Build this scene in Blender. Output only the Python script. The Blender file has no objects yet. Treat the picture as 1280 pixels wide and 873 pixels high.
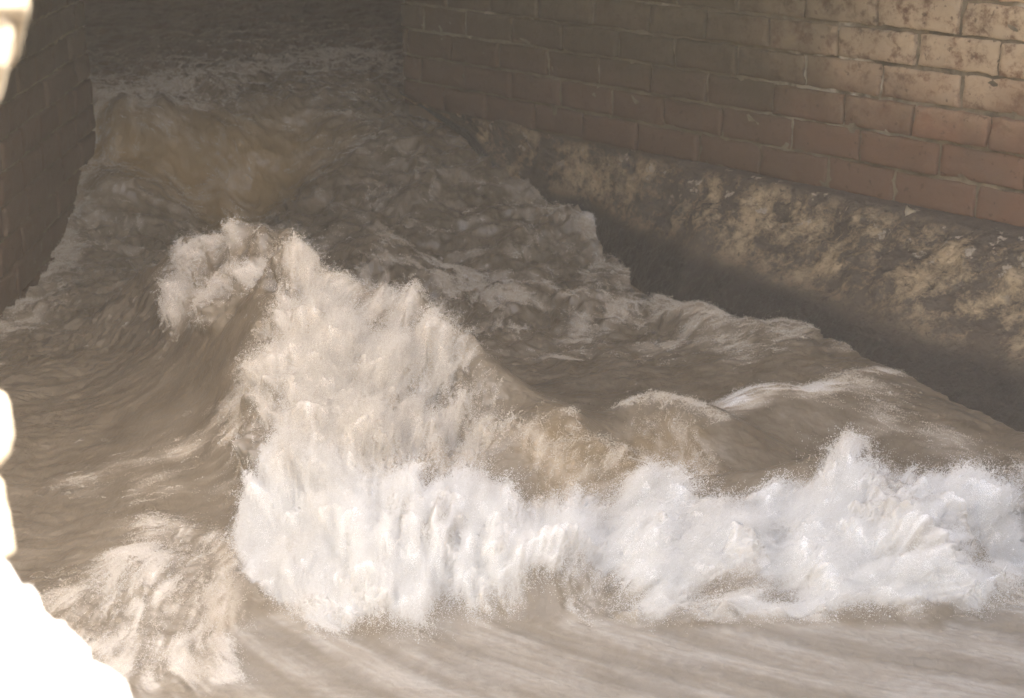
import bpy, bmesh, math, random
import numpy as np
from mathutils import Vector

random.seed(4)
rng = np.random.default_rng(7)
S = bpy.context.scene
COL = S.collection

# ------------------------------------------------------------------ helpers
F_PX, CAM_H, PITCH = 2000.0, 1.15, math.radians(18)

def W(px, py, z):
    """world point at height z that the survey sighted at (px, py)"""
    a = (px - 640) / F_PX
    b = -(py - 436.5) / F_PX
    d = (a, math.cos(PITCH) + b * math.sin(PITCH), -math.sin(PITCH) + b * math.cos(PITCH))
    t = (z - CAM_H) / d[2]
    return (d[0] * t, d[1] * t, z)

def at_y(px, py, y):
    a = (px - 640) / F_PX
    b = -(py - 436.5) / F_PX
    d = (a, math.cos(PITCH) + b * math.sin(PITCH), -math.sin(PITCH) + b * math.cos(PITCH))
    t = y / d[1]
    return (d[0] * t, y, CAM_H + d[2] * t)

def smooth(a, b, x):
    t = np.clip((x - a) / (b - a), 0, 1)
    return t * t * (3 - 2 * t)

PERM = rng.permutation(4096)
GX = np.cos(np.arange(4096) * 2.399963)
GY = np.sin(np.arange(4096) * 2.399963)

def perlin(x, y, seed=0):
    xi = np.floor(x).astype(np.int64); yi = np.floor(y).astype(np.int64)
    xf = x - xi; yf = y - yi
    u = xf * xf * xf * (xf * (xf * 6 - 15) + 10)
    v = yf * yf * yf * (yf * (yf * 6 - 15) + 10)
    def g(ix, iy, dx, dy):
        h = PERM[(PERM[(ix + seed * 131) & 4095] + iy * 7) & 4095]
        return GX[h] * dx + GY[h] * dy
    a = g(xi, yi, xf, yf); b = g(xi + 1, yi, xf - 1, yf)
    c = g(xi, yi + 1, xf, yf - 1); d = g(xi + 1, yi + 1, xf - 1, yf - 1)
    return ((a + (b - a) * u) * (1 - v) + (c + (d - c) * u) * v) * 1.5

def fbm(x, y, octs=4, seed=0, gain=.5):
    s = np.zeros_like(x); amp = 1.0; tot = 0
    for o in range(octs):
        s += amp * perlin(x, y, seed + o * 17); tot += amp
        x = x * 2.03 + 11.3; y = y * 2.03 - 7.7; amp *= gain
    return s / tot

def ridged(x, y, octs=4, seed=0):
    s = np.zeros_like(x); amp = 1.0; tot = 0
    for o in range(octs):
        s += amp * (1 - 2 * np.abs(perlin(x, y, seed + o * 13))); tot += amp
        x = x * 2.07 + 3.1; y = y * 2.07 + 5.9; amp *= .52
    return s / tot

def mesh_from_grid(name, P, mat, attrs=None, parent=None, flip=False, smooth_sh=True):
    """P: (rows, cols, 3)"""
    R, C = P.shape[:2]
    me = bpy.data.meshes.new(name)
    idx = np.arange(R * C).reshape(R, C)
    q = np.stack([idx[:-1, :-1], idx[:-1, 1:], idx[1:, 1:], idx[1:, :-1]], -1).reshape(-1, 4)
    if flip: q = q[:, ::-1]
    nv, nf = R * C, len(q)
    me.vertices.add(nv); me.vertices.foreach_set('co', np.ascontiguousarray(P, dtype=np.float32).ravel())
    me.loops.add(nf * 4); me.loops.foreach_set('vertex_index', np.ascontiguousarray(q, dtype=np.int32).ravel())
    me.polygons.add(nf)
    me.polygons.foreach_set('loop_start', np.arange(0, nf * 4, 4, dtype=np.int32))
    me.polygons.foreach_set('use_smooth', np.full(nf, smooth_sh, dtype=bool))
    me.update(calc_edges=True)
    for k, v in (attrs or {}).items():
        at = me.attributes.new(k, 'FLOAT', 'POINT'); at.data.foreach_set('value', np.ascontiguousarray(v, dtype=np.float32).ravel())
    o = bpy.data.objects.new(name, me); COL.objects.link(o); me.materials.append(mat)
    if parent: o.parent = parent
    return o

def mesh_raw(name, V, Fc, mat, attrs=None, parent=None, smooth_sh=True):
    """quads only"""
    me = bpy.data.meshes.new(name)
    V = np.asarray(V, dtype=np.float32); Fc = np.asarray(Fc, dtype=np.int32)
    n = Fc.shape[1]
    me.vertices.add(len(V)); me.vertices.foreach_set('co', V.ravel())
    me.loops.add(len(Fc) * n); me.loops.foreach_set('vertex_index', Fc.ravel())
    me.polygons.add(len(Fc)); me.polygons.foreach_set('loop_start', np.arange(0, len(Fc) * n, n, dtype=np.int32))
    me.polygons.foreach_set('use_smooth', np.full(len(Fc), smooth_sh, dtype=bool))
    me.update(calc_edges=True)
    for k, v in (attrs or {}).items():
        at = me.attributes.new(k, 'FLOAT', 'POINT'); at.data.foreach_set('value', np.asarray(v, dtype=np.float32))
    o = bpy.data.objects.new(name, me); COL.objects.link(o); me.materials.append(mat)
    if parent: o.parent = parent
    return o

def empty(name, loc=(0, 0, 0)):
    o = bpy.data.objects.new(name, None); COL.objects.link(o); o.location = loc
    return o

def tag(o, label=None, cat=None, group=None, kind=None):
    if label: o['label'] = label
    if cat: o['category'] = cat
    if group: o['group'] = group
    if kind: o['kind'] = kind
    return o

class NT:
    def __init__(self, name):
        self.m = bpy.data.materials.new(name); self.m.use_nodes = True
        self.t = self.m.node_tree; self.t.nodes.clear()
        self.out = self.n('ShaderNodeOutputMaterial')
    def n(self, ty, **kw):
        nd = self.t.nodes.new(ty)
        for k, v in kw.items(): setattr(nd, k, v)
        return nd
    def set(self, sock, v):
        if hasattr(v, 'is_output') or isinstance(v, bpy.types.NodeSocket): self.t.links.new(v, sock)
        else: sock.default_value = v
    def attr(self, name): return self.n('ShaderNodeAttribute', attribute_name=name).outputs['Fac']
    def math(self, op, a, b=0.0, clamp=False):
        nd = self.n('ShaderNodeMath', operation=op, use_clamp=clamp)
        self.set(nd.inputs[0], a); self.set(nd.inputs[1], b); return nd.outputs[0]
    def mix(self, f, a, b):
        nd = self.n('ShaderNodeMix', data_type='RGBA')
        self.set(nd.inputs[0], f); self.set(nd.inputs[6], a); self.set(nd.inputs[7], b); return nd.outputs[2]
    def noise(self, scale, detail=4, rough=.5, vec=None, dist=0.0):
        nd = self.n('ShaderNodeTexNoise'); nd.inputs['Scale'].default_value = scale
        nd.inputs['Detail'].default_value = detail; nd.inputs['Roughness'].default_value = rough
        nd.inputs['Distortion'].default_value = dist
        if vec is None: vec = self.n('ShaderNodeNewGeometry').outputs['Position']
        self.set(nd.inputs['Vector'], vec); return nd.outputs['Fac']
    def ramp(self, f, a, b, lo=0.0, hi=1.0):
        nd = self.n('ShaderNodeMapRange', interpolation_type='SMOOTHSTEP'); self.set(nd.inputs[0], f)
        nd.inputs[1].default_value = a; nd.inputs[2].default_value = b
        nd.inputs[3].default_value = lo; nd.inputs[4].default_value = hi; return nd.outputs[0]
    def pos_z(self):
        sp = self.n('ShaderNodeSeparateXYZ'); self.set(sp.inputs[0], self.n('ShaderNodeNewGeometry').outputs['Position']); return sp.outputs
    def bsdf(self, col, rough=.6, spec=.4, bump=None, bd=.01, bs=.5, sss=0, ssr=.02):
        b = self.n('ShaderNodeBsdfPrincipled')
        self.set(b.inputs['Base Color'], col); self.set(b.inputs['Roughness'], rough)
        self.set(b.inputs['Specular IOR Level'], spec)
        if sss:
            self.set(b.inputs['Subsurface Weight'], sss); b.inputs['Subsurface Radius'].default_value = (1, .9, .8)
            b.inputs['Subsurface Scale'].default_value = ssr
        if bump is not None:
            bp = self.n('ShaderNodeBump'); self.set(bp.inputs['Height'], bump)
            bp.inputs['Distance'].default_value = bd; bp.inputs['Strength'].default_value = bs
            self.set(b.inputs['Normal'], bp.outputs[0])
        self.t.links.new(b.outputs[0], self.out.inputs[0]); return b

def c(r, g, b): return (r, g, b, 1)

# ------------------------------------------------------------------ materials
def mat_water():
    t = NT('muddy_water')
    foam = t.attr('foam'); white = t.attr('white'); lic = t.attr('streak')
    n1 = t.noise(7, 5, .55, dist=1.2)
    mud = t.mix(t.ramp(n1, .3, .7), c(.135, .108, .074), c(.190, .156, .112))
    mud = t.mix(t.attr('silt'), mud, c(.31, .215, .10))
    cream = t.mix(lic, c(.46, .385, .285), c(.70, .62, .51))
    wht = t.mix(lic, c(.72, .70, .66), c(.90, .90, .89))
    fc = t.mix(white, cream, wht)
    col = t.mix(foam, mud, fc)
    rough = t.ramp(foam, 0, .6, .33, .8)
    bh = t.math('ADD', t.math('MULTIPLY', lic, t.math('MULTIPLY', foam, .5)), t.math('MULTIPLY', t.noise(60, 4, .55, dist=.6), .4))
    t.bsdf(col, rough, .45, bh, .010, .5, sss=t.math('MULTIPLY', foam, .7), ssr=.035)
    return t.m

def mat_brick(dark):
    t = NT('old_brick' if not dark else 'dark_brick')  # darker brick tone when dark is set
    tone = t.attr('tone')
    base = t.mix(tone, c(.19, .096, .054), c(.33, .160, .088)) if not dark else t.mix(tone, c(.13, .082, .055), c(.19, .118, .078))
    n = t.noise(9, 5, .6)
    base = t.mix(t.ramp(n, .35, .75, 0, .55), base, c(.16, .105, .07))
    base = t.mix(t.ramp(t.noise(2.6, 5, .6), .48, .68, 0, .6), base, c(.12, .09, .06))
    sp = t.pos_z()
    # pale lime on the upper courses, with their brighter light painted in
    lime_and_light = t.math('MULTIPLY', t.ramp(t.math('ADD', sp[2], t.math('MULTIPLY', t.noise(4, 4), .35)), .62, .92), t.ramp(t.noise(26, 6, .68), .30, .56))
    base = t.mix(t.math('MULTIPLY', lime_and_light, .85), base, c(.66, .50, .32))
    # olive darkening deep in the tunnel paints in the light falloff; damp low down
    depth_shade = t.ramp(t.math('ADD', sp[1], t.math('MULTIPLY', t.noise(3, 4), .8)), 3.7, 4.6)
    base = t.mix(t.math('MULTIPLY', depth_shade, .92), base, c(.052, .044, .025))
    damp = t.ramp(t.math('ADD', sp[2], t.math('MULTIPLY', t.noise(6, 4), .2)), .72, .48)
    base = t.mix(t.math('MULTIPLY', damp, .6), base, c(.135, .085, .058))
    pits = t.ramp(t.noise(55, 3, .5), .62, .72)
    base = t.mix(t.math('MULTIPLY', pits, .6), base, c(.07, .045, .03))
    bh = t.math('ADD', t.noise(60, 5, .6), t.math('MULTIPLY', t.noise(14, 3), 1.2))
    t.bsdf(base, .85, .25, bh, .006, .8)
    return t.m

def mat_mortar():
    t = NT('lime_mortar')
    n = t.noise(11, 5, .6)
    base = t.mix(t.ramp(n, .35, .62), c(.10, .078, .052), c(.24, .19, .125))
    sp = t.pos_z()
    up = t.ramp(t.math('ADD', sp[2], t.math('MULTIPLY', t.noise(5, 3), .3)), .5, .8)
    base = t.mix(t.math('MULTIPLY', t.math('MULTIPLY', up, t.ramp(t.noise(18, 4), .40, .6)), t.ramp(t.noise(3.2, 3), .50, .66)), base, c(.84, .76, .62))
    depth_shade = t.ramp(t.math('ADD', sp[1], t.math('MULTIPLY', t.noise(3, 4), .8)), 3.65, 4.6)  # same light falloff painted into the mortar colour
    base = t.mix(t.math('MULTIPLY', depth_shade, .7), base, c(.13, .11, .07))
    t.bsdf(base, .95, .2, t.noise(80, 5, .65), .008, .9)
    return t.m

def mat_ledge():
    t = NT('stained_concrete')
    sp = t.pos_z(); s = t.attr('down')
    base = t.mix(t.noise(14, 6, .65), c(.085, .068, .05), c(.19, .15, .11))
    n = t.noise(8, 9, .74)
    band = t.math('MULTIPLY', t.ramp(s, .06, .22), t.ramp(s, .86, .55))
    crust = t.math('MULTIPLY', t.math('MULTIPLY', band, t.ramp(n, .44, .60)), t.ramp(t.noise(34, 8, .72), .26, .50))
    base = t.mix(crust, base, t.mix(t.noise(20, 6, .7), c(.42, .31, .175), c(.68, .53, .34)))
    base = t.mix(t.ramp(t.noise(60, 4, .6), .58, .70, 0, .7), base, c(.06, .048, .036))
    spots = t.math('MULTIPLY', t.ramp(s, .0, .1), t.math('MULTIPLY', t.ramp(s, .5, .3), t.ramp(t.noise(22, 5, .6), .60, .66)))
    base = t.mix(spots, base, c(.52, .44, .33))
    wet = t.ramp(t.math('ADD', s, t.math('MULTIPLY', t.noise(5, 4), .25)), .84, 1.02)
    base = t.mix(wet, base, c(.062, .054, .045))
    rough = t.math('SUBTRACT', .9, t.math('MULTIPLY', wet, .5))
    bh = t.math('ADD', t.noise(38, 8, .72), t.math('MULTIPLY', crust, .3))
    t.bsdf(base, rough, .35, bh, .018, 1.0)
    return t.m

def mat_plain(name, a, b, scale=6, rough=.9, bd=.01):
    t = NT(name)
    t.bsdf(t.mix(t.noise(scale, 5, .6), a, b), rough, .25, t.noise(scale * 6, 5, .6), bd, .7)
    return t.m

M_WATER = mat_water()
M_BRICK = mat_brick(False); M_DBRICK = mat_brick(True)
M_MORTAR = mat_mortar(); M_LEDGE = mat_ledge()
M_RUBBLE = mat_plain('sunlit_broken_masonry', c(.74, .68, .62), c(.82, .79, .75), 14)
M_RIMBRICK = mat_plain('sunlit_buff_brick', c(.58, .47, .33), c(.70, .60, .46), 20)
M_CONC = mat_plain('light_control_concrete', c(.42, .40, .36), c(.52, .50, .45), 2)
M_GROUND = mat_plain('dry_channel_silt', c(.26, .21, .15), c(.36, .30, .22), 1.2)
M_SOFFIT = mat_plain('dark_tunnel_lining', c(.16, .12, .085), c(.24, .18, .12), 2)

# ------------------------------------------------------------------ right wall line
A0 = np.array(W(1280, 287, .3)[:2]); B0 = np.array(W(800, 190, .3)[:2])
WD = (B0 - A0) / np.linalg.norm(B0 - A0)           # runs away from the mouth
WN = np.array([-WD[1], WD[0]])                      # towards the channel
if WN @ (np.array([0, 0]) - A0) < 0: WN = -WN

def brick_panel(name, root, origin, d, nrm, t0, t1, z0, z1, bl, bh, mat, joint=.0065, seed=0, mortar_out=0.0):
    """bricks as one mesh with depth, mortar as another; face plane through origin along d, facing nrm"""
    r = np.random.default_rng(seed)
    V = []; Fc = []; tone = []; base = 0
    nu, nv = 15, 7
    k = 0; z = z0
    us = np.concatenate([[0, .006, .02, .05], np.linspace(.12, .88, 7), [.95, .98, .994, 1]]); vs = np.array([0, .02, .06, .16, .33, .5, .67, .84, .94, .98, 1]); nu, nv = len(us), len(vs)
    UU, VV = np.meshgrid(us, vs)
    while z < z1:
        off = (0.5 if k % 2 else 0) * bl + r.uniform(-.02, .02)
        t = t0 - off
        while t < t1:
            L = bl * r.uniform(.93, 1.06)
            hgt = bh
            j = joint * r.uniform(.7, 1.5)
            a, b = t + j / 2, min(t + L - j / 2, t1)
            zl, zh = z + joint / 2 * r.uniform(.5, 1.4), z + hgt - joint / 2 * r.uniform(.5, 1.4)
            if b > t0 and a < t1 - .02:
                tl = a + (b - a) * UU; zz = zl + (zh - zl) * VV
                eu = np.minimum(UU, 1 - UU) * (b - a); ev = np.minimum(VV, 1 - VV) * (zh - zl)
                edge = np.minimum(eu, ev)
                out = r.uniform(-.005, .007) + 0.006 * np.clip(edge / .010, 0, 1) ** .5
                nn = fbm(tl * 22 + k * 3.7, zz * 22 + seed, 3, seed) * .004
                out = out + nn - .010 * np.clip(fbm(tl * 17 + 9, zz * 17, 3, seed + 3) - .24, 0, 1) * 4
                # ragged arrises
                jx = fbm(tl * 30, zz * 30 + 5, 2, seed + 5) * .006
                jz = fbm(tl * 30 + 40, zz * 30, 2, seed + 6) * .005
                ring = (edge < 1e-6)
                out = np.where(ring, -.035, out)
                tl = tl + np.where(edge < .02, jx, 0); zz = zz + np.where(edge < .02, jz, 0)
                P = np.empty((nv, nu, 3))
                P[..., 0] = origin[0] + d[0] * tl + nrm[0] * out
                P[..., 1] = origin[1] + d[1] * tl + nrm[1] * out
                P[..., 2] = zz
                V.append(P.reshape(-1, 3))
                idx = np.arange(nu * nv).reshape(nv, nu) + base
                Fc.append(np.stack([idx[:-1, :-1], idx[:-1, 1:], idx[1:, 1:], idx[1:, :-1]], -1).reshape(-1, 4))
                tone.append(np.full(nu * nv, r.choice([r.uniform(0, 1), r.uniform(0, .25)]))); base += nu * nv
            t += L
        z += bh; k += 1
    bo = mesh_raw('brick_face', np.concatenate(V), np.concatenate(Fc), mat, {'tone': np.concatenate(tone)}, root)
    # mortar sheet
    tt = np.arange(t0, t1, .006); zz = np.arange(z0, z1, .006)
    T, Z = np.meshgrid(tt, zz)
    out = -.006 + fbm(T * 30, Z * 30, 4, seed + 9) * .010
    blob = np.clip(fbm(T * 6 + 3, Z * 22, 5, seed + 21) - .05, 0, 1)
    out = out + blob * .012 * smooth(.62 if mortar_out else 9, .75 if mortar_out else 10, Z)
    P = np.stack([origin[0] + d[0] * T + nrm[0] * out, origin[1] + d[1] * T + nrm[1] * out, Z], -1)
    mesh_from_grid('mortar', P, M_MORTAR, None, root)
    return bo

def box_part(name, lo, hi, mat, parent=None):
    bm = bmesh.new(); bmesh.ops.create_cube(bm, size=1)
    for v in bm.verts:
        v.co = Vector([(lo[i] + hi[i]) / 2 + v.co[i] * (hi[i] - lo[i]) for i in range(3)])
    bmesh.ops.bevel(bm, geom=bm.edges[:], offset=.012, segments=2, affect='EDGES')
    me = bpy.data.meshes.new(name); bm.to_mesh(me); bm.free()
    o = bpy.data.objects.new(name, me); COL.objects.link(o); me.materials.append(mat)
    if parent: o.parent = parent
    return o

def prism_wall(name, pts, z0, z1, mat, parent=None):
    """vertical slab from a plan polygon"""
    bm = bmesh.new()
    lo = [bm.verts.new((p[0], p[1], z0)) for p in pts]; hi = [bm.verts.new((p[0], p[1], z1)) for p in pts]
    n = len(pts)
    bm.faces.new(lo[::-1]); bm.faces.new(hi)
    for i in range(n): bm.faces.new((lo[i], lo[(i + 1) % n], hi[(i + 1) % n], hi[i]))
    bmesh.ops.recalc_face_normals(bm, faces=bm.faces)
    me = bpy.data.meshes.new(name); bm.to_mesh(me); bm.free()
    o = bpy.data.objects.new(name, me); COL.objects.link(o); me.materials.append(mat)
    if parent: o.parent = parent
    return o

T_END = 2.27                                         # where the right wall turns into the tunnel
T_START = -1.6
wr = empty('brick_wall', (A0[0], A0[1], 0))
tag(wr, kind='thing', label='weathered red brick wall with white mortar, above the stained concrete ledge on the right', cat='brick wall')
org = np.array([0, 0]); off0 = A0
inv = lambda p: (p[0] - A0[0], p[1] - A0[1])
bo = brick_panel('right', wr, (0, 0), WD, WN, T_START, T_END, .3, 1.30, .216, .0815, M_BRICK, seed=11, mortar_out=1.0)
def wp(t, n): return (WD[0] * t + WN[0] * n, WD[1] * t + WN[1] * n)
# body of the wall behind the facing, upper part and the run outside the mouth
e0 = wp(T_START, -.02); e1 = wp(T_END, -.02)
prism_wall('wall_core', [e0, e1, (e1[0] - .3, e1[1] + 5.2), (e1[0] + 1.2, e1[1] + 5.2), wp(T_END, -1.2), wp(T_START, -1.2)], -.7, 2.0, M_SOFFIT, wr)

wl = empty('brick_wall', (-1.3, 3.9, 0))
tag(wl, kind='thing', label='dark brick wall at the left edge, ending in a straight corner', cat='brick wall')
LA = np.array(W(0, 400, 0)[:2]) + np.array([-.02, 0]); LB = np.array(W(120, 215, .1)[:2])
LD = (LB - LA) / np.linalg.norm(LB - LA); LN = np.array([LD[1], -LD[0]])
Llen = np.linalg.norm(LB - LA)
o_l = (LA[0] + 1.3, LA[1] - 3.9)
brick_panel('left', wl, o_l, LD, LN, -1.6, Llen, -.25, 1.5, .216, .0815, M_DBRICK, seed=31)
def lp(t, n): return (o_l[0] + LD[0] * t + LN[0] * n, o_l[1] + LD[1] * t + LN[1] * n)
prism_wall('wall_core', [lp(-1.6, -.02), lp(Llen - .004, -.02), lp(Llen - .004, -.9), lp(-1.6, -.9)], -.7, 2.0, M_SOFFIT, wl)

# ------------------------------------------------------------------ concrete ledge below the bricks
base_pts = [W(1500, 640, -.02), W(1280, 525, .05), W(1130, 470, .05), W(1000, 405, .06), W(850, 350, .06), W(760, 300, .06), W(690, 250, .06), W(610, 165, .25), W(520, 75, .40)]
bt = []
for p in base_pts:
    q = np.array(p[:2]) - A0
    bt.append((q @ WD, q @ WN, p[2]))
bt = np.array(bt); o_ = np.argsort(bt[:, 0]); bt = bt[o_]
tt = np.arange(T_START, T_END, .005); ss = np.linspace(0, 1.25, 190)
Tg, Sg = np.meshgrid(tt, ss)
nb = np.interp(Tg, bt[:, 0], bt[:, 1]); zb = np.interp(Tg, bt[:, 0], bt[:, 2])
nb = np.maximum(nb, .02)
ztop = .305 - .0 * Tg
prof_n = -.01 + (nb + .01) * (Sg ** .8)
prof_z = ztop + (zb - ztop) * (np.where(Sg < .12, Sg * .35, .042 + (Sg - .12) * 1.09))
lump = fbm(Tg * 3.1, Sg * 1.6, 3, 41) * .05 + fbm(Tg * 11, Sg * 5, 5, 42, .58) * .028 + fbm(Tg * 45, Sg * 20, 3, 45) * .008
lump *= smooth(0, .15, Sg) * (1 - .7 * smooth(.45, .85, Sg))
prof_n = prof_n + lump * .75; prof_z = prof_z + lump * .7
P = np.stack([A0[0] + WD[0] * Tg + WN[0] * prof_n, A0[1] + WD[1] * Tg + WN[1] * prof_n, prof_z], -1)
led = mesh_from_grid('concrete_ledge', P, M_LEDGE, {'down': Sg}, None, flip=False)
tag(led, 'rough dark concrete ledge with pale crusted patches, sloping from the red bricks into the water', 'ledge', kind='thing')

# ------------------------------------------------------------------ water
hw = lambda y: .55 + .30 * np.clip(y, 1.0, 99)
ys = np.concatenate([np.linspace(-14, .9, 40), np.arange(1.0, 1.95, .012), np.arange(1.95, 2.62, .0019), np.arange(2.62, 3.65, .0027), np.arange(3.65, 5.6, .005), np.arange(5.6, 13.5, .02)])
sc_ = np.linspace(-1, 1, 1101)
Yg, Sc = np.meshgrid(ys, sc_, indexing='ij')
Xg = Sc * hw(Yg) + .02
R, Cn = Xg.shape
# a coarse copy of the grid for the broad shapes
ri = np.unique(np.concatenate([np.arange(0, R, 6), [R - 1]])); cj = np.arange(0, Cn, 5)
xc, yc = Xg[np.ix_(ri, cj)], Yg[np.ix_(ri, cj)]
fi = np.interp(np.arange(R), ri, np.arange(len(ri))); fj = np.arange(Cn) / 5.0
i_0 = np.clip(fi.astype(int), 0, len(ri) - 2); t_i = (fi - i_0)[:, None]
j_0 = np.clip(fj.astype(int), 0, len(cj) - 2); t_j = (fj - j_0)[None, :]
def upsample(a):
    r0, r1 = a[i_0], a[i_0 + 1]
    rr = r0 * (1 - t_i) + r1 * t_i
    return rr[:, j_0] * (1 - t_j) + rr[:, j_0 + 1] * t_j

def poly_dist(pts):
    """signed (+ inside) distance to a polygon given as (px, py, z) sightings"""
    w = np.array([W(*p)[:2] for p in pts]); n = len(w)
    dmin = np.full(xc.shape, 1e9); inside = np.zeros(xc.shape, bool)
    for i in range(n):
        a, b = w[i], w[(i + 1) % n]
        ab = b - a; L2 = ab @ ab
        t = np.clip(((xc - a[0]) * ab[0] + (yc - a[1]) * ab[1]) / L2, 0, 1)
        dmin = np.minimum(dmin, np.hypot(xc - a[0] - t * ab[0], yc - a[1] - t * ab[1]))
        cond = ((a[1] > yc) != (b[1] > yc))
        with np.errstate(divide='ignore', invalid='ignore'):
            xin = (b[0] - a[0]) * (yc - a[1]) / (b[1] - a[1] + 1e-12) + a[0]
        inside ^= cond & (xc < xin)
    return upsample(np.where(inside, dmin, -dmin))

def sampled(pts, step=.03):
    w = [np.array(W(*q)) for q in pts]; out = []
    for a, b in zip(w[:-1], w[1:]):
        k = max(1, int(np.linalg.norm((b - a)[:2]) / step))
        out += [a + (b - a) * q / k for q in range(k)]
    return np.array(out + [w[-1]])

def ridge(pts, wf, wb, p=2.0):
    """soft crest through sightings, coarse grid"""
    best = np.zeros(xc.shape)
    for q in sampled(pts):
        dx = xc - q[0]; dy = yc - q[1]
        wd = wb + (wf - wb) / (1 + np.exp(dy / .03))
        best += np.clip(q[2] * np.exp(-((dx * dx + dy * dy) / (wd * wd)) ** (p / 2)), 0, None) ** 9
    return best ** (1 / 9)

def line_dist(pts):
    best = np.full(xc.shape, 1e9)
    for q in sampled(pts, .012): best = np.minimum(best, np.hypot(xc - q[0], yc - q[1]))
    return upsample(best)

wx = fbm(Xg * 1.3, Yg * 1.3, 3, 1); wy = fbm(Xg * 1.3 + 31, Yg * 1.3 + 17, 3, 2)
# upstream the channel bed is higher: a short fall at the left, a steep chute beside the right wall
lipn = fbm(Xg * 2.5, Yg * 0 + 3.3, 2, 4) * .05
fallc = Yg + .10 * (Xg + 1.0) + .16 * fbm(Xg * 3.3, Yg * 1.1, 3, 5)
fall = smooth(4.76 + lipn, 5.10 + lipn, fallc)
chute = smooth(4.05, 5.45, Yg + .12 * wx)
mixl = smooth(-.85, -.40, Xg + .12 * wx)
up = fall * (1 - mixl) + chute * mixl
base = -.02 + .34 * up + .02 * np.clip(Yg - 5.2, 0, 4)
base = base - .04 * smooth(3.3, 2.5, Yg)

feats = [
    ridge([(205, 352, .10), (250, 322, .20), (300, 312, .28), (350, 342, .28), (380, 374, .27), (430, 386, .26), (520, 392, .25), (560, 425, .22), (640, 466, .18), (690, 486, .16), (740, 530, .11)], .17, .13),
    ridge([(345, 340, .27), (395, 430, .24), (420, 490, .18), (440, 580, .11), (460, 640, .06)], .20, .20, 2.6),
    ridge([(540, 430, .21), (560, 500, .15), (575, 600, .08)], .18, .18),
    ridge([(300, 640, .00), (360, 655, .02), (430, 670, .045), (500, 670, .05), (540, 645, .03), (580, 640, .085), (640, 640, .10), (700, 645, .09), (760, 655, .035), (850, 650, .05), (930, 655, .06), (1000, 655, .05), (1120, 655, .08), (1190, 650, .07), (1260, 610, .07), (1340, 600, .07)], .11, .26, 2.4),
    ridge([(780, 590, .07), (870, 580, .10), (960, 560, .12), (1060, 535, .15), (1110, 552, .14), (1160, 570, .13), (1230, 565, .13), (1330, 555, .12)], .17, .11),
    ridge([(640, 545, .13), (690, 505, .17), (720, 530, .14)], .22, .11),
    ridge([(760, 500, .11), (820, 476, .14), (870, 482, .12), (885, 510, .08)], .20, .09),
    ridge([(900, 494, .05), (950, 474, .08), (1020, 471, .085), (1100, 466, .06)], .16, .06),
    ridge([(640, 350, .05), (730, 345, .08), (800, 360, .05)], .10, .06),
    ridge([(840, 365, .05), (900, 392, .07), (960, 398, .08), (1000, 405, .06)], .09, .06),
    ridge([(225, 440, .08), (235, 510, .075), (225, 580, .06), (170, 640, .03)], .16, .16),
    ridge([(1000, 412, .06), (1050, 445, .06), (1090, 468, .06), (1140, 488, .065), (1210, 512, .065), (1290, 540, .06), (1400, 580, .05)], .13, .30),
    ridge([(420, 320, .06), (470, 300, .09), (520, 330, .06)], .12, .08),
    ridge([(100, 220, .13), (150, 215, .16), (180, 235, .10)], .16, .14),
    ridge([(60, 700, .01), (120, 690, .03), (200, 665, .05), (270, 640, .05)], .20, .14),
]
fr_line = np.interp(Xg, [-2, -.62, -.40, -.36, -.30, -.21, -.17, -.10, .0, .06, .11, .25, .5, .68, .74, .85, 2], [2.0, 2.0, 2.33, 2.35, 2.29, 2.25, 2.27, 2.33, 2.31, 2.30, 2.34, 2.30, 2.30, 2.28, 2.36, 2.5, 2.6])
fr_line = fr_line + .02 * fbm(Xg * 9, Yg * 0 + .7, 3, 8)
hp = upsample(sum(np.clip(f, 0, None) ** 3.0 for f in feats) ** (1 / 3.0)) * smooth(-.03, .11, Yg - fr_line)

# distance walked over the water surface, so that texture does not stretch on steep faces
Zs = base + hp
for pts_, h_ in (([(738, 225, .12), (745, 250, .08), (740, 290, .06)], .03), ([(590, 140, .22), (605, 125, .26), (625, 130, .26), (635, 150, .22)], .06)):
    Zs = Zs + h_ * np.exp(-(line_dist(pts_) / .05) ** 2)
def blur(q, k=4):
    for d in (k, 2 * k):
        for ax in (0, 1): q = (q + np.roll(q, d, ax) + np.roll(q, -d, ax)) / 3
    return q
Zs = np.where(Yg > 1.6, blur(Zs, 3), Zs)
dZdy = np.gradient(Zs, axis=0) / np.gradient(ys)[:, None]
SF = np.sqrt(1 + np.clip(dZdy, -3, 3) ** 2)
SY = np.cumsum(SF * np.gradient(ys)[:, None], axis=0)
SY = SY - SY[np.searchsorted(ys, 2.0)][None, :] + 2.0

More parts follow.
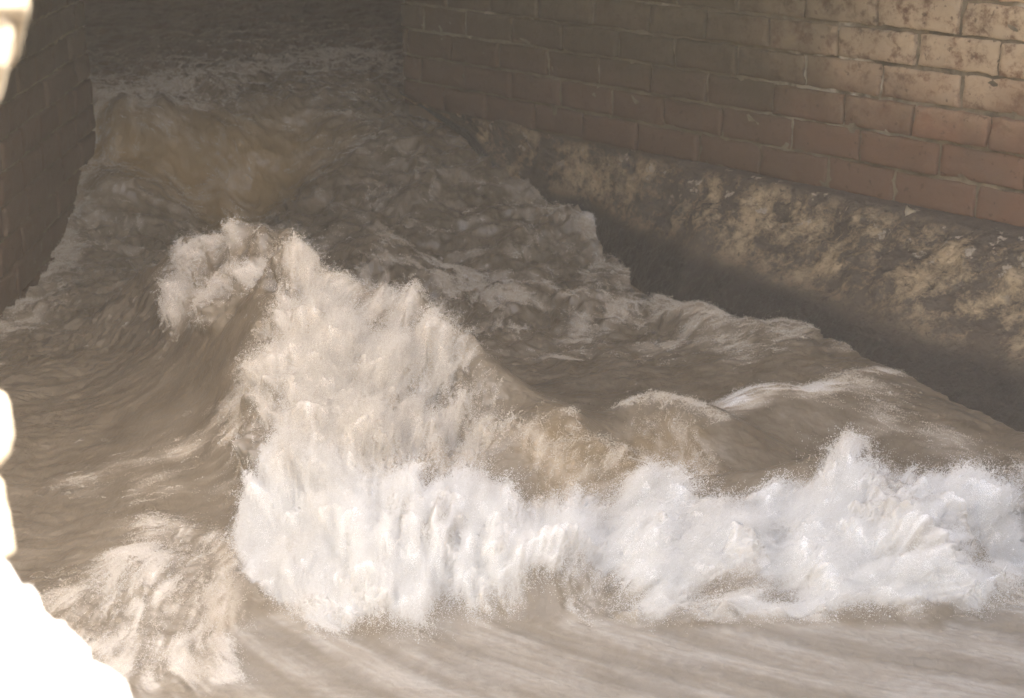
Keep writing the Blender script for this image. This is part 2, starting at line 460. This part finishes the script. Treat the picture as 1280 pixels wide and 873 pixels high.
# ---- flow field (per-sighting direction turned into ground direction)
ctrl = [((150, 720), (-.55, 1)), ((250, 640), (-.6, 1)), ((200, 810), (-.15, 1)), ((400, 450), (.18, 1)), ((450, 600), (.1, 1)), ((330, 380), (.5, 1)),
        ((550, 480), (-1, .8)), ((610, 455), (-1, .6)), ((520, 420), (-1, .5)), ((650, 540), (-.8, 1)), ((700, 560), (0, 1)), ((740, 560), (.7, 1)), ((820, 540), (-.8, 1)),
        ((800, 640), (-1, .5)), ((900, 650), (-1, .42)), ((1060, 580), (-1, .9)), ((1180, 600), (-.9, 1)), ((1250, 600), (-.8, 1)), ((1000, 720), (-1, .12)), ((850, 740), (-1, .1)), ((1180, 720), (1, .28)),
        ((380, 700), (.3, 1)), ((480, 750), (.05, 1)), ((590, 730), (-.3, 1)), ((690, 730), (.3, 1)), ((640, 660), (-.3, 1)), ((320, 740), (1, .55)),
        ((1000, 520), (1, .4)), ((1150, 520), (1, .55)), ((1230, 550), (1, .5)), ((960, 480), (-1, .25)), ((900, 430), (1, .15)),
        ((150, 450), (1, .1)), ((100, 600), (1, .15)), ((230, 420), (-.3, 1)), ((200, 550), (1, .3)), ((480, 270), (1, .5)), ((350, 240), (1, .2)), ((600, 220), (.9, .6)),
        ((250, 180), (.1, 1)), ((300, 90), (1, -.2)), ((420, 70), (1, .3)), ((700, 340), (.7, .7)), ((800, 400), (1, .2)), ((100, 330), (-1, .6)), ((620, 320), (.5, .8))]
U = np.zeros(xc.shape); V_ = np.zeros(xc.shape); Wt = np.zeros(xc.shape)
for (p, d) in ctrl:
    q = W(p[0], p[1], .08); dx, dy = d[0], -d[1] * 1.3
    n_ = math.hypot(dx, dy); dx /= n_; dy /= n_
    ang = 2 * math.atan2(dy, dx)                      # double angle, so that opposite senses agree
    sg = .13 + .05 * max(0, q[1] - 3)
    w_ = np.exp(-((xc - q[0]) ** 2 + ((yc - q[1]) * .75) ** 2) / (2 * sg * sg)) + 1e-5 / (1 + (xc - q[0]) ** 2 + (yc - q[1]) ** 2)
    U += w_ * math.cos(ang); V_ += w_ * math.sin(ang); Wt += w_
U, V_ = upsample(U / Wt), upsample(V_ / Wt)
fr = smooth(.03, -.03, Yg - fr_line)
af = np.interp(Xg, [-.5, 0, .6], [-.95, -.62, -.40])
U = U * (1 - fr) + fr * np.cos(2 * af); V_ = V_ * (1 - fr) + fr * np.sin(2 * af)
ang = .5 * np.arctan2(V_, U)
turb = smooth(3.0, 4.2, Yg)
ang = ang + fbm(Xg * 4 + 3, SY * 4, 3, 6) * (.85 + 2.0 * turb) * (1 - .93 * fr)
U, V_ = np.cos(ang), np.sin(ang)

dYdi = np.gradient(ys)[:, None]
dXdj = (hw(Yg) * (sc_[1] - sc_[0]))
def lic(field, step, n):
    """average of field along the flow through every vertex, both ways"""
    acc = field.copy(); wsum = 1.0
    for sgn in (1, -1):
        I = np.broadcast_to(np.arange(R)[:, None], Xg.shape).astype(float).copy(); J = np.broadcast_to(np.arange(Cn)[None, :], Xg.shape).astype(float).copy()
        pu, pv = U, V_
        for k in range(n):
            ii = np.clip(I.astype(int), 0, R - 1); jj = np.clip(J.astype(int), 0, Cn - 1)
            u = U[ii, jj]; v = V_[ii, jj]
            s_ = np.sign(u * pu + v * pv); s_[s_ == 0] = 1
            u = u * s_; v = v * s_; pu, pv = u, v
            sc = Sc[ii, jj]; v = v / SF[ii, jj]
            I += sgn * v * step / dYdi[ii, 0]
            J += sgn * (u - sc * .30 * v) * step / dXdj[ii, jj]
            i2 = np.clip((I + .5).astype(int), 0, R - 1); j2 = np.clip((J + .5).astype(int), 0, Cn - 1)
            w = math.cos(math.pi / 2 * (k + 1) / (n + 1)) ** 2
            acc += field[i2, j2] * w; wsum += w
    return acc / wsum
def norm(a):
    sel = a[(ys > 2.0) & (ys < 6)]
    lo, hi = np.percentile(sel, 3), np.percentile(sel, 97)
    return np.clip((a - lo) / (hi - lo), 0, 1)

L_fine = norm(lic(fbm(Xg * 95, SY * 95, 2, 51), .005, 6))
L_mid = norm(lic(fbm(Xg * 30 + wx, SY * 30, 3, 53), .006, 6))
L_big = norm(lic(fbm(Xg * 10 + wx, SY * 10 + wy, 4, 55), .010, 6))
L_sheet = norm(lic(fbm(Xg * 14, SY * 14, 4, 57), .030, 14))
streak = np.clip(.24 * L_fine + .36 * L_mid + .40 * L_big, 0, 1)
streak = smooth(.25, .78, streak)

# ---- foam cover
PA = poly_dist([(212, 348, .12), (255, 322, .2), (300, 310, .28), (345, 334, .28), (378, 373, .27), (430, 385, .26), (520, 391, .25), (565, 425, .22), (645, 466, .18), (625, 530, .13), (600, 600, .08), (520, 660, .05), (280, 660, .03), (285, 560, .07), (330, 490, .15), (292, 425, .2), (228, 400, .12)])
PB = poly_dist([(275, 660, .03), (300, 590, .06), (420, 560, .12), (560, 585, .10), (640, 600, .09), (700, 610, .08), (790, 585, .08), (870, 600, .09), (960, 562, .12), (1060, 533, .15), (1150, 568, .13), (1360, 550, .12), (1360, 690, .0), (1242, 702, -.02), (1228, 755, -.04), (1180, 775, -.05), (1000, 768, -.05), (800, 768, -.05), (745, 745, -.04), (715, 770, -.05), (640, 765, -.05), (548, 752, -.04), (532, 792, -.05), (430, 787, -.05), (340, 758, -.05), (285, 715, -.04)])
PC = poly_dist([(60, 720, -.02), (120, 660, .02), (200, 630, .03), (275, 610, .05), (282, 700, -.02), (276, 760, -.05), (280, 880, -.06), (100, 900, -.06), (40, 800, -.05)])
PD = poly_dist([(640, 560, .12), (690, 490, .16), (740, 530, .11), (820, 476, .14), (885, 490, .11), (900, 600, .08), (760, 610, .08), (650, 610, .1)])
PE = poly_dist([(420, 330, .04), (520, 300, .06), (620, 300, .04), (760, 345, .06), (850, 360, .06), (1010, 405, .06), (1090, 460, .05), (980, 450, .04), (840, 420, .04), (700, 420, .03), (560, 400, .05), (440, 370, .05)])
bn = lic(fbm(Xg * 9, SY * 9, 5, 61, .6), .008, 5) * 2.2
edge = bn * .075
mA = smooth(-.03, .09, PA + edge); mB = smooth(-.015, .06, PB + edge * .8); mC = smooth(-.05, .12, PC + edge); mD = smooth(-.03, .10, PD + edge); mE = smooth(-.08, .15, PE + edge * 2)
patch = norm(lic(fbm(Xg * 5 + 1, SY * 5, 4, 71), .012, 5))
curl = norm(lic(ridged(Xg * 6 + wx * .8, SY * 6 + wy * .8, 5, 73), .008, 5))
foam = np.maximum.reduce([
    mB * (.92 + .40 * streak - .60 * (1 - patch) ** 1.3),
    mA * (.62 + .60 * streak - .75 * (1 - patch) ** 1.3),
    mC * (.20 + .62 * streak),
    mD * (.10 + .35 * smooth(.3, .9, L_mid)),
    mE * .50 * smooth(.45, .95, curl * .6 + streak * .4),
])
# thin streaks and flecks on the dark water upstream
back = smooth(3.2, 3.8, Yg)
calm = np.exp(-((Xg + .62) / .16) ** 2 - ((Yg - 2.95) / .35) ** 2)
lefty = smooth(-.35, -.6, Xg) * smooth(2.4, 2.8, Yg) * smooth(4.0, 3.6, Yg)
foam = np.maximum(foam, back * (1 - .75 * lefty) * .20 * smooth(.50, .95, curl * .65 + .35 * L_mid))
fleck = smooth(.42, .60, fbm(Xg * 42, SY * 42, 3, 81)) * smooth(.02, .30, fbm(Xg * 3.2 + 8, SY * 3.2, 3, 83))
foam = np.maximum(foam, fleck * .8 * smooth(2.7, 3.2, Yg) * (1 - .6 * smooth(4.5, 5.5, Yg)))
crest = np.zeros(Xg.shape)
def crest_foam(pts, w, amt):
    global foam, crest
    g = amt * np.exp(-(line_dist(pts) / (w * (.5 + 1.0 * L_big))) ** 2)
    crest = np.maximum(crest, g)
    foam = np.maximum(foam, g * (.35 + .65 * streak))
crest_foam([(905, 490, .06), (950, 474, .08), (1020, 471, .085), (1100, 466, .06)], .04, 1.0)
crest_foam([(780, 485, .12), (820, 476, .14), (870, 482, .12), (888, 500, .1)], .03, .8)
crest_foam([(840, 370, .05), (900, 392, .07), (960, 400, .08)], .05, .6)
crest_foam([(590, 140, .22), (605, 125, .26), (625, 130, .26), (635, 150, .22)], .05, .95)
crest_foam([(650, 170, .2), (668, 190, .16), (668, 225, .1)], .03, .6)
crest_foam([(738, 225, .12), (745, 250, .08), (740, 290, .06)], .04, .9)
crest_foam([(780, 250, .1), (800, 300, .06), (830, 340, .05)], .05, .3)
crest_foam([(1080, 480, .06), (1110, 520, .04), (1200, 545, .04), (1270, 555, .05)], .04, .28)
crest_foam([(275, 690, -.02), (277, 760, -.05), (276, 850, -.06)], .02, .75)
crest_foam([(10, 400, -.02), (40, 330, 0), (100, 250, .06)], .09, .4)
crest_foam([(240, 548, .06), (275, 535, .08), (305, 565, .08)], .045, .6)
crest_foam([(120, 560, .03), (160, 575, .03), (200, 600, .04)], .05, .3)
crest_foam([(690, 258, .06), (760, 300, .06), (850, 350, .06), (930, 385, .06), (1000, 405, .06)], .06, .42)
crest_foam([(600, 152, .28), (650, 205, .16), (690, 255, .06)], .05, .3)
crest_foam([(215, 335, .14), (235, 325, .18)], .03, .8)
crest_foam([(150, 110, .34), (240, 92, .35), (330, 80, .36), (430, 62, .37)], .22, .55)
front = fr * (1 - np.maximum(mB, mC))
foam = np.maximum(foam, front * (.17 + .20 * smooth(.15, .95, L_sheet)))  # grey sky reflection on the front sheet, painted in as pale foam tone
foam = np.maximum(foam, .10 * smooth(3.2, 2.4, Yg))
foam = np.clip(foam, 0, 1) * smooth(.5, 1.6, Yg)
wgrad = smooth(-.03, .04, PB + .06 * bn) * smooth(2.95, 2.36, Yg + .16 * bn + .42 * (patch - .55))
white = np.clip(np.maximum(np.maximum(.40 * mA, .36 * mB) + .75 * wgrad, .45 * mC) + .45 * fleck, 0, 1)
white = np.maximum(white, smooth(.55, .9, foam) * (1 - mA) * .8)
# brown silty face of the little fall and of the near hump
white = np.maximum(white, .6 * front)  # neutral grey for the painted reflection on the front sheet
silt = np.exp(-((fallc - 4.90 - lipn) / .15) ** 2) * (1 - mixl) * .9
silt = np.clip(np.maximum(silt, mD * .45), 0, 1)

# ---- heights
fo = np.maximum(mA, mB)
rough_amp = .006 + .032 * fo + .012 * mD + .014 * mC + .020 * smooth(3.2, 3.9, Yg) * (1 - .6 * smooth(5.3, 6.2, Yg))
rough_amp += .002 * lefty - .012 * calm * (1 - fo); rough_amp = np.clip(rough_amp, .003, 1)
rough_amp *= (1 - .6 * silt) * (1 - .75 * front)
# the flow is smoother where it slides along the ledge
rw = upsample(np.min(np.stack([np.hypot(xc - q[0], yc - q[1]) for q in sampled(base_pts, .05)]), 0))
rough_amp *= .12 + .88 * smooth(.03, .45, rw)
n1 = fbm(Xg * 3.6 + wx * .5, SY * 3.6 + wy * .5, 3, 91) * 1.6 + .8 * lic(ridged(Xg * 8 + wx, SY * 8 + wy, 5, 93), .006, 3) + .3 * ridged(Xg * 24 + wx, SY * 24 + wy, 4, 94) - .3
bill = np.abs(perlin(Xg * 8 + wx, SY * 8 + wy, 95)) + .6 * np.abs(perlin(Xg * 17, SY * 17, 96)) + .36 * np.abs(perlin(Xg * 37, SY * 37, 97)) + .2 * np.abs(perlin(Xg * 80, SY * 80, 98))
bill = lic(bill, .003, 3)
D = rough_amp * n1 * 1.35
D += fo * ((L_big - .5) * .014 + (bill - .5) * .060) + (np.maximum(mC, mE) * .6 + .35 * back * (1 - silt) * smooth(.03, .3, rw)) * ((L_big - .5) * .010 + (bill - .5) * .022)
D += front * (L_sheet - .5) * .004 + .006 * fleck * foam
Zs = np.where(Yg < 1.5, -.06 + (Zs + .06) * smooth(.8, 1.5, Yg), Zs); D = D * smooth(1.2, 1.8, Yg)
nx_ = np.clip(blur(-np.gradient(Zs, axis=1) / np.maximum(dXdj, 1e-6), 5), -2, 2); ny_ = np.clip(blur(-dZdy, 5), -2, 2)
ln = np.sqrt(nx_ ** 2 + ny_ ** 2 + 1)
inner = smooth(1.3, 1.8, Yg)
PX = Xg + inner * D * nx_ / ln; PY = Yg + inner * D * ny_ / ln; Z = Zs + D / ln
Pw = np.stack([PX, PY, Z], -1)
wat = mesh_from_grid('water', Pw, M_WATER, {'foam': foam, 'white': white, 'streak': streak, 'silt': silt})
tag(wat, kind='structure')
wat['label'] = 'muddy brown flood water breaking into cream and white foam'

# ------------------------------------------------------------------ spray: clouds of fine drops thrown off the broken water
def spray_points(strands, per):
    r1, r2 = np.where(ys > 2.12)[0][0], np.where(ys < 7)[0][-1]
    wgt = (1.15 * mB + .85 * mA + .55 * mC + .25 * mD + .5 * crest * (1 - fo)) * (.15 + .85 * foam) + .30 * mE * foam + .16 * back * (1 - .8 * lefty) * foam
    wgt = wgt * (.04 + 1.0 * patch ** 2 + 1.3 * L_mid ** 2 * L_big + .5 * streak ** 2)
    wgt = (wgt * dYdi * dXdj * SF)[r1:r2] / (Yg[r1:r2] ** 1.5)
    cdf = np.cumsum(wgt.ravel()); pick = np.searchsorted(cdf, rng.random(strands) * cdf[-1])
    i0 = np.clip(pick // Cn + r1, 0, R - 1); j0 = pick % Cn
    N = strands
    k_ = fo[i0, j0] * .9 + .25
    p0 = Pw[i0, j0]
    nrm_ = np.stack([nx_[i0, j0], ny_[i0, j0], np.ones(N)], -1); nrm_ /= np.linalg.norm(nrm_, axis=1, keepdims=True)
    # tangent along the flow, over the surface
    u, v = U[i0, j0], V_[i0, j0] / SF[i0, j0]
    tz = u * np.clip(-nx_[i0, j0], -2, 2) + v * np.clip(-ny_[i0, j0], -2, 2)
    tan = np.stack([u, v, tz], -1); tan /= np.linalg.norm(tan, axis=1, keepdims=True) + 1e-9
    bit = np.cross(nrm_, tan)
    a_ = rng.normal(0, .26, N)[:, None]
    tdir = tan * np.cos(a_) + bit * np.sin(a_)
    tdir *= np.where(rng.random(N) < .5, 1, -1)[:, None]
    length = (rng.gamma(2.4, .022, N) + .010) * (.5 + .6 * k_)
    rise = (rng.exponential(.004, N) + rng.gamma(1.2, .008, N) * (rng.random(N) < .22)) * k_
    bend = rng.normal(0, .5, N)
    tp = np.sort(rng.random((N, per)), 1)
    arc = 4 * tp * (1 - tp)
    side = bend[:, None] * (tp - .5) ** 2 * length[:, None]
    P = (p0[:, None] + tdir[:, None] * ((tp - .5) * length[:, None])[..., None] + np.cross(nrm_, tdir)[:, None] * side[..., None]
         + nrm_[:, None] * (arc * rise[:, None] - .0005)[..., None])
    sg = (rng.gamma(1.6, .0009, N) + .0004)[:, None, None]
    P = P + rng.normal(0, 1, P.shape) * sg
    rad = np.exp(rng.normal(math.log(.00042), .25, (N, per))) * (Yg[i0, j0][:, None] / 2.6) ** .8
    big = rng.random((N, per)) < .0005
    rad = np.where(big, rad * rng.uniform(2, 3.6, rad.shape), rad)
    wh = np.clip(white[i0, j0] + rng.normal(0, .15, N), 0, 1)
    return P.reshape(-1, 3), rad.ravel(), np.repeat(wh, per), np.repeat(rng.random(N), per)
t = NT('spray_drops')
t.bsdf(t.mix(t.attr('white'), t.mix(t.attr('tone'), c(.52, .445, .34), c(.80, .73, .61)), t.mix(t.attr('tone'), c(.80, .79, .76), c(.92, .92, .91))), .6, .3)
_pb = [n for n in t.t.nodes if n.type == 'BSDF_PRINCIPLED'][0]; _mx = t.n('ShaderNodeMixShader'); _mx.inputs[0].default_value = .6
t.t.links.new(t.n('ShaderNodeBsdfTransparent').outputs[0], _mx.inputs[1]); t.t.links.new(_pb.outputs[0], _mx.inputs[2]); t.t.links.new(_mx.outputs[0], t.out.inputs[0])
pp, pr, pw_, pt_ = spray_points(100000, 36)
me = bpy.data.meshes.new('water_spray')
me.vertices.add(len(pp)); me.vertices.foreach_set('co', np.ascontiguousarray(pp, dtype=np.float32).ravel())
for k, v in (('rad', pr), ('white', pw_), ('tone', pt_)):
    a_ = me.attributes.new(k, 'FLOAT', 'POINT'); a_.data.foreach_set('value', np.ascontiguousarray(v, dtype=np.float32))
dro = bpy.data.objects.new('water_spray', me); COL.objects.link(dro); me.materials.append(t.m)
tag(dro, 'fine cream and white spray thrown off the breaking water', 'spray', kind='stuff')
ng = bpy.data.node_groups.new('drops', 'GeometryNodeTree')
ng.interface.new_socket('Geometry', in_out='INPUT', socket_type='NodeSocketGeometry')
ng.interface.new_socket('Geometry', in_out='OUTPUT', socket_type='NodeSocketGeometry')
gi = ng.nodes.new('NodeGroupInput'); go = ng.nodes.new('NodeGroupOutput')
mp = ng.nodes.new('GeometryNodeMeshToPoints'); na = ng.nodes.new('GeometryNodeInputNamedAttribute'); na.data_type = 'FLOAT'; na.inputs['Name'].default_value = 'rad'
sm = ng.nodes.new('GeometryNodeSetMaterial'); sm.inputs['Material'].default_value = t.m
ng.links.new(gi.outputs[0], mp.inputs['Mesh']); ng.links.new(na.outputs['Attribute'], mp.inputs['Radius'])
ng.links.new(mp.outputs[0], sm.inputs[0]); ng.links.new(sm.outputs[0], go.inputs[0])
md = dro.modifiers.new('drops', 'NODES'); md.node_group = ng

# ------------------------------------------------------------------ broken masonry of the opening, close at left
def slab(name, pix, y, depth, mat, parent, seed, amp=.0025, loc=(0, 0, 0), skew=0.0):
    """closed rough block whose near face has the sighted outline, at distance y with real depth"""
    pts = [at_y(p[0], p[1], y) for p in pix]
    ed = []
    n = len(pts)
    for i in range(n):
        a = np.array(pts[i]); b = np.array(pts[(i + 1) % n]); L = np.linalg.norm(b - a); k = max(1, int(L / .006))
        for q in range(k): ed.append(a + (b - a) * q / k)
    ed = np.array(ed); cen = ed.mean(0)
    m = len(ed); rings = []
    for (dy, sc) in ((-.0, .0), (0, .45), (0, .8), (.0, .93), (.006, .985), (.015, 1.0), (depth * .5, 1.0), (depth - .01, .99), (depth, .93), (depth, .5), (depth, 0)):
        rg = cen + (ed - cen) * sc; rg[:, 1] += dy; rings.append(rg)
    Rg = np.array(rings)
    Rg[..., 0] -= .40 * (Rg[..., 1] - y); Rg[..., 2] -= .44 * (Rg[..., 1] - y)
    nx = fbm(Rg[..., 0] * 60 + seed, Rg[..., 2] * 60 + Rg[..., 1] * 40, 4, seed) * amp
    nz = fbm(Rg[..., 0] * 60 + Rg[..., 1] * 40, Rg[..., 2] * 60 + seed * 3, 4, seed + 2) * amp
    ny = fbm(Rg[..., 0] * 35 + 9, Rg[..., 2] * 35, 4, seed + 4) * amp * 2
    Rg[..., 0] += nx; Rg[..., 2] += nz; Rg[..., 1] += ny
    Rg -= np.array(loc)
    idx = np.arange(len(rings) * m).reshape(len(rings), m); nxt = np.roll(idx, -1, 1)
    q = np.stack([idx[:-1], nxt[:-1], nxt[1:], idx[1:]], -1).reshape(-1, 4)
    return mesh_raw(name, Rg.reshape(-1, 3), q, mat, None, parent)

RY = .80
loc = at_y(-160, 430, RY); loc = (loc[0], loc[1], loc[2])
rim = empty('broken_wall', loc)
tag(rim, 'sunlit broken brick edge of the opening, burnt out white at the left', 'broken wall', kind='thing')
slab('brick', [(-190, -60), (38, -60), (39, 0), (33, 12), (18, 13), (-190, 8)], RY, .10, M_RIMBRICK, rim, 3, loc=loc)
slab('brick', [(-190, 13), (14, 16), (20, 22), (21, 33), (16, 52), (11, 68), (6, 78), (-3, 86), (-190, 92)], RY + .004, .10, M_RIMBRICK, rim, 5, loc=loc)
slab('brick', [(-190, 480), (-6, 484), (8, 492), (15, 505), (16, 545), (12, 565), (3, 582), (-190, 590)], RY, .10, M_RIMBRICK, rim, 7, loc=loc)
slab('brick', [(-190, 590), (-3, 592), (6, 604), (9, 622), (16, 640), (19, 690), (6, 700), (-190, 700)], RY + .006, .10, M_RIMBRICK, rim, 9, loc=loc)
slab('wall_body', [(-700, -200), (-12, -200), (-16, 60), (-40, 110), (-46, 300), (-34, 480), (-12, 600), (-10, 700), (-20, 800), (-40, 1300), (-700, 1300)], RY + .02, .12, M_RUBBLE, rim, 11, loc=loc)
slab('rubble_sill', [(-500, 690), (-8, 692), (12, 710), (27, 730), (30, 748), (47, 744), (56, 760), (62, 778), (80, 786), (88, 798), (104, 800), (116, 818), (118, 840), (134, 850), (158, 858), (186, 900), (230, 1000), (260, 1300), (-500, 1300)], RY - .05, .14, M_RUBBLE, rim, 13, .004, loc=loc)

# ------------------------------------------------------------------ a dead leaf on the ledge
lc = W(1136, 266, .322)
bm = bmesh.new(); nl, nw = 13, 6; gv = []
for i in range(nl):
    q = i / (nl - 1); wdt = .011 * math.sin(math.pi * q ** .8) ** .8 + .0004
    gv.append([bm.verts.new(((q - .5) * .042, wdt * (2 * k / nw - 1), .010 * math.sin(q * 4.2) + .006 * abs(2 * k / nw - 1) + .0015 * math.sin(9 * q + 5 * k))) for k in range(nw + 1)])
for i in range(nl - 1):
    for k in range(nw): bm.faces.new((gv[i][k], gv[i + 1][k], gv[i + 1][k + 1], gv[i][k + 1]))
bmesh.ops.solidify(bm, geom=bm.faces[:], thickness=.0008)
me = bpy.data.meshes.new('dry_leaf'); bm.to_mesh(me); bm.free()
for f in me.polygons: f.use_smooth = True
me.materials.append(mat_plain('dry_leaf', c(.50, .42, .27), c(.70, .62, .46), 60, .8, .002))
lf = bpy.data.objects.new('dry_leaf', me); COL.objects.link(lf); lf.location = lc; lf.rotation_euler = (.5, -.3, .9)
tag(lf, 'small pale curled dry leaf lying on the ledge against the bricks', 'leaf')

# ------------------------------------------------------------------ roof and outside world
roof = empty('shade_roof', (0, 2.1, 2.0))  # added out of view; its front edge is placed to shade the water
tag(roof, 'unseen roof slab added to shade the water', 'roof', kind='thing')
ROOF_Y = 2.55
box_part('roof_slab', (-4.2, ROOF_Y - 2.1, 0), (4.6, 12.5, .35), M_SOFFIT, roof)
tb = box_part('end_wall', (-4.2, 12.2 - 2.1, -2.7), (4.6, 12.5 - 2.1, -.01), M_SOFFIT, roof)
sl = box_part('far_side_wall', (-4.2, 3.0, -2.7), (-2.35, 12.45, -.01), M_SOFFIT, roof)

bank = tag(empty('light_control_wall', (2.7, 0, -.7)), 'unseen tall stepped wall added to block and pass the sun', 'wall', kind='thing')  # added out of view; the step lets sun reach the rim only
bp_ = lambda L: [(x - 2.7, y) for x, y in L]
prism_wall('low_sun_block', bp_([(2.7, -8), (2.7, -.20), (3.3, -.20), (3.3, -8)]), 0, 4.05, M_CONC, bank)
prism_wall('high_sun_block', bp_([(2.7, -.197), (2.7, 1.9), (2.16, 2.2), (2.6, 2.8), (3.3, 2.2), (3.3, -.197)]), 0, 5.6, M_CONC, bank)
bank2 = tag(prism_wall('light_control_wall', [(-2.2, -8), (-2.2, 2.1), (-2.7, 2.1), (-2.7, -8)], -.7, 2.6, M_CONC), 'unseen low pale wall added to bounce sunlight', 'wall', kind='thing')  # added out of view as a sunlit reflector for the right wall
gme = prism_wall('ground', [(-16, -15), (16, -15), (16, 17), (-16, 17)], -1.2, -.75, M_GROUND); tag(gme, kind='structure')

# thin volume added to stand in for veiling glare, lit by the sun
t = NT('glare_veil_volume'); pv = t.n('ShaderNodeVolumePrincipled'); pv.inputs['Density'].default_value = .013; pv.inputs['Color'].default_value = (.90, .84, .73, 1); pv.inputs['Anisotropy'].default_value = .1
t.t.links.new(pv.outputs[0], t.out.inputs['Volume'])
hz = box_part('glare_veil', (-17, -16, -2.3), (17, 18, 5.3), t.m); tag(hz, kind='stuff'); hz['label'] = 'pale volume added to stand in for veiling glare'

# ------------------------------------------------------------------ light
SUN = Vector((.66, -.30, .70)).normalized()
ld = bpy.data.lights.new('sun', 'SUN'); ld.energy = 4.0; ld.angle = math.radians(.5); ld.color = (1, .97, .92)
so = bpy.data.objects.new('sun', ld); COL.objects.link(so); so.rotation_euler = SUN.to_track_quat('Z', 'Y').to_euler()
w = bpy.data.worlds.new('World'); S.world = w; w.use_nodes = True
nt = w.node_tree; nt.nodes.clear()
sky = nt.nodes.new('ShaderNodeTexSky'); sky.sky_type = 'NISHITA'; sky.sun_disc = False
sky.sun_elevation = math.asin(SUN.z); sky.sun_rotation = math.atan2(SUN.x, SUN.y)
sky.dust_density = 5.0; sky.ozone_density = .6; sky.air_density = .8
bg = nt.nodes.new('ShaderNodeBackground'); bg.inputs[1].default_value = .13
ow = nt.nodes.new('ShaderNodeOutputWorld'); nt.links.new(sky.outputs[0], bg.inputs[0]); nt.links.new(bg.outputs[0], ow.inputs[0])

# ------------------------------------------------------------------ camera and render
cd = bpy.data.cameras.new('camera'); cam = bpy.data.objects.new('camera', cd); COL.objects.link(cam)
cam.location = (0, 0, CAM_H); cam.rotation_euler = (math.pi / 2 - PITCH, 0, 0)
cd.sensor_width = 36; cd.lens = F_PX / 1280 * 36; cd.clip_start = .05; cd.clip_end = 600
cd.dof.use_dof = True; cd.dof.focus_distance = 2.9; cd.dof.aperture_fstop = 8
S.camera = cam
S.view_settings.view_transform = 'Standard'; S.view_settings.look = 'None'; S.view_settings.gamma = 1
S.view_settings.exposure = 2.5
S.cycles.use_denoising = True
S.cycles.volume_bounces = 1; S.cycles.transparent_max_bounces = 20; S.cycles.max_bounces = 8; S.cycles.diffuse_bounces = 6
S.cycles.sample_clamp_indirect = 6
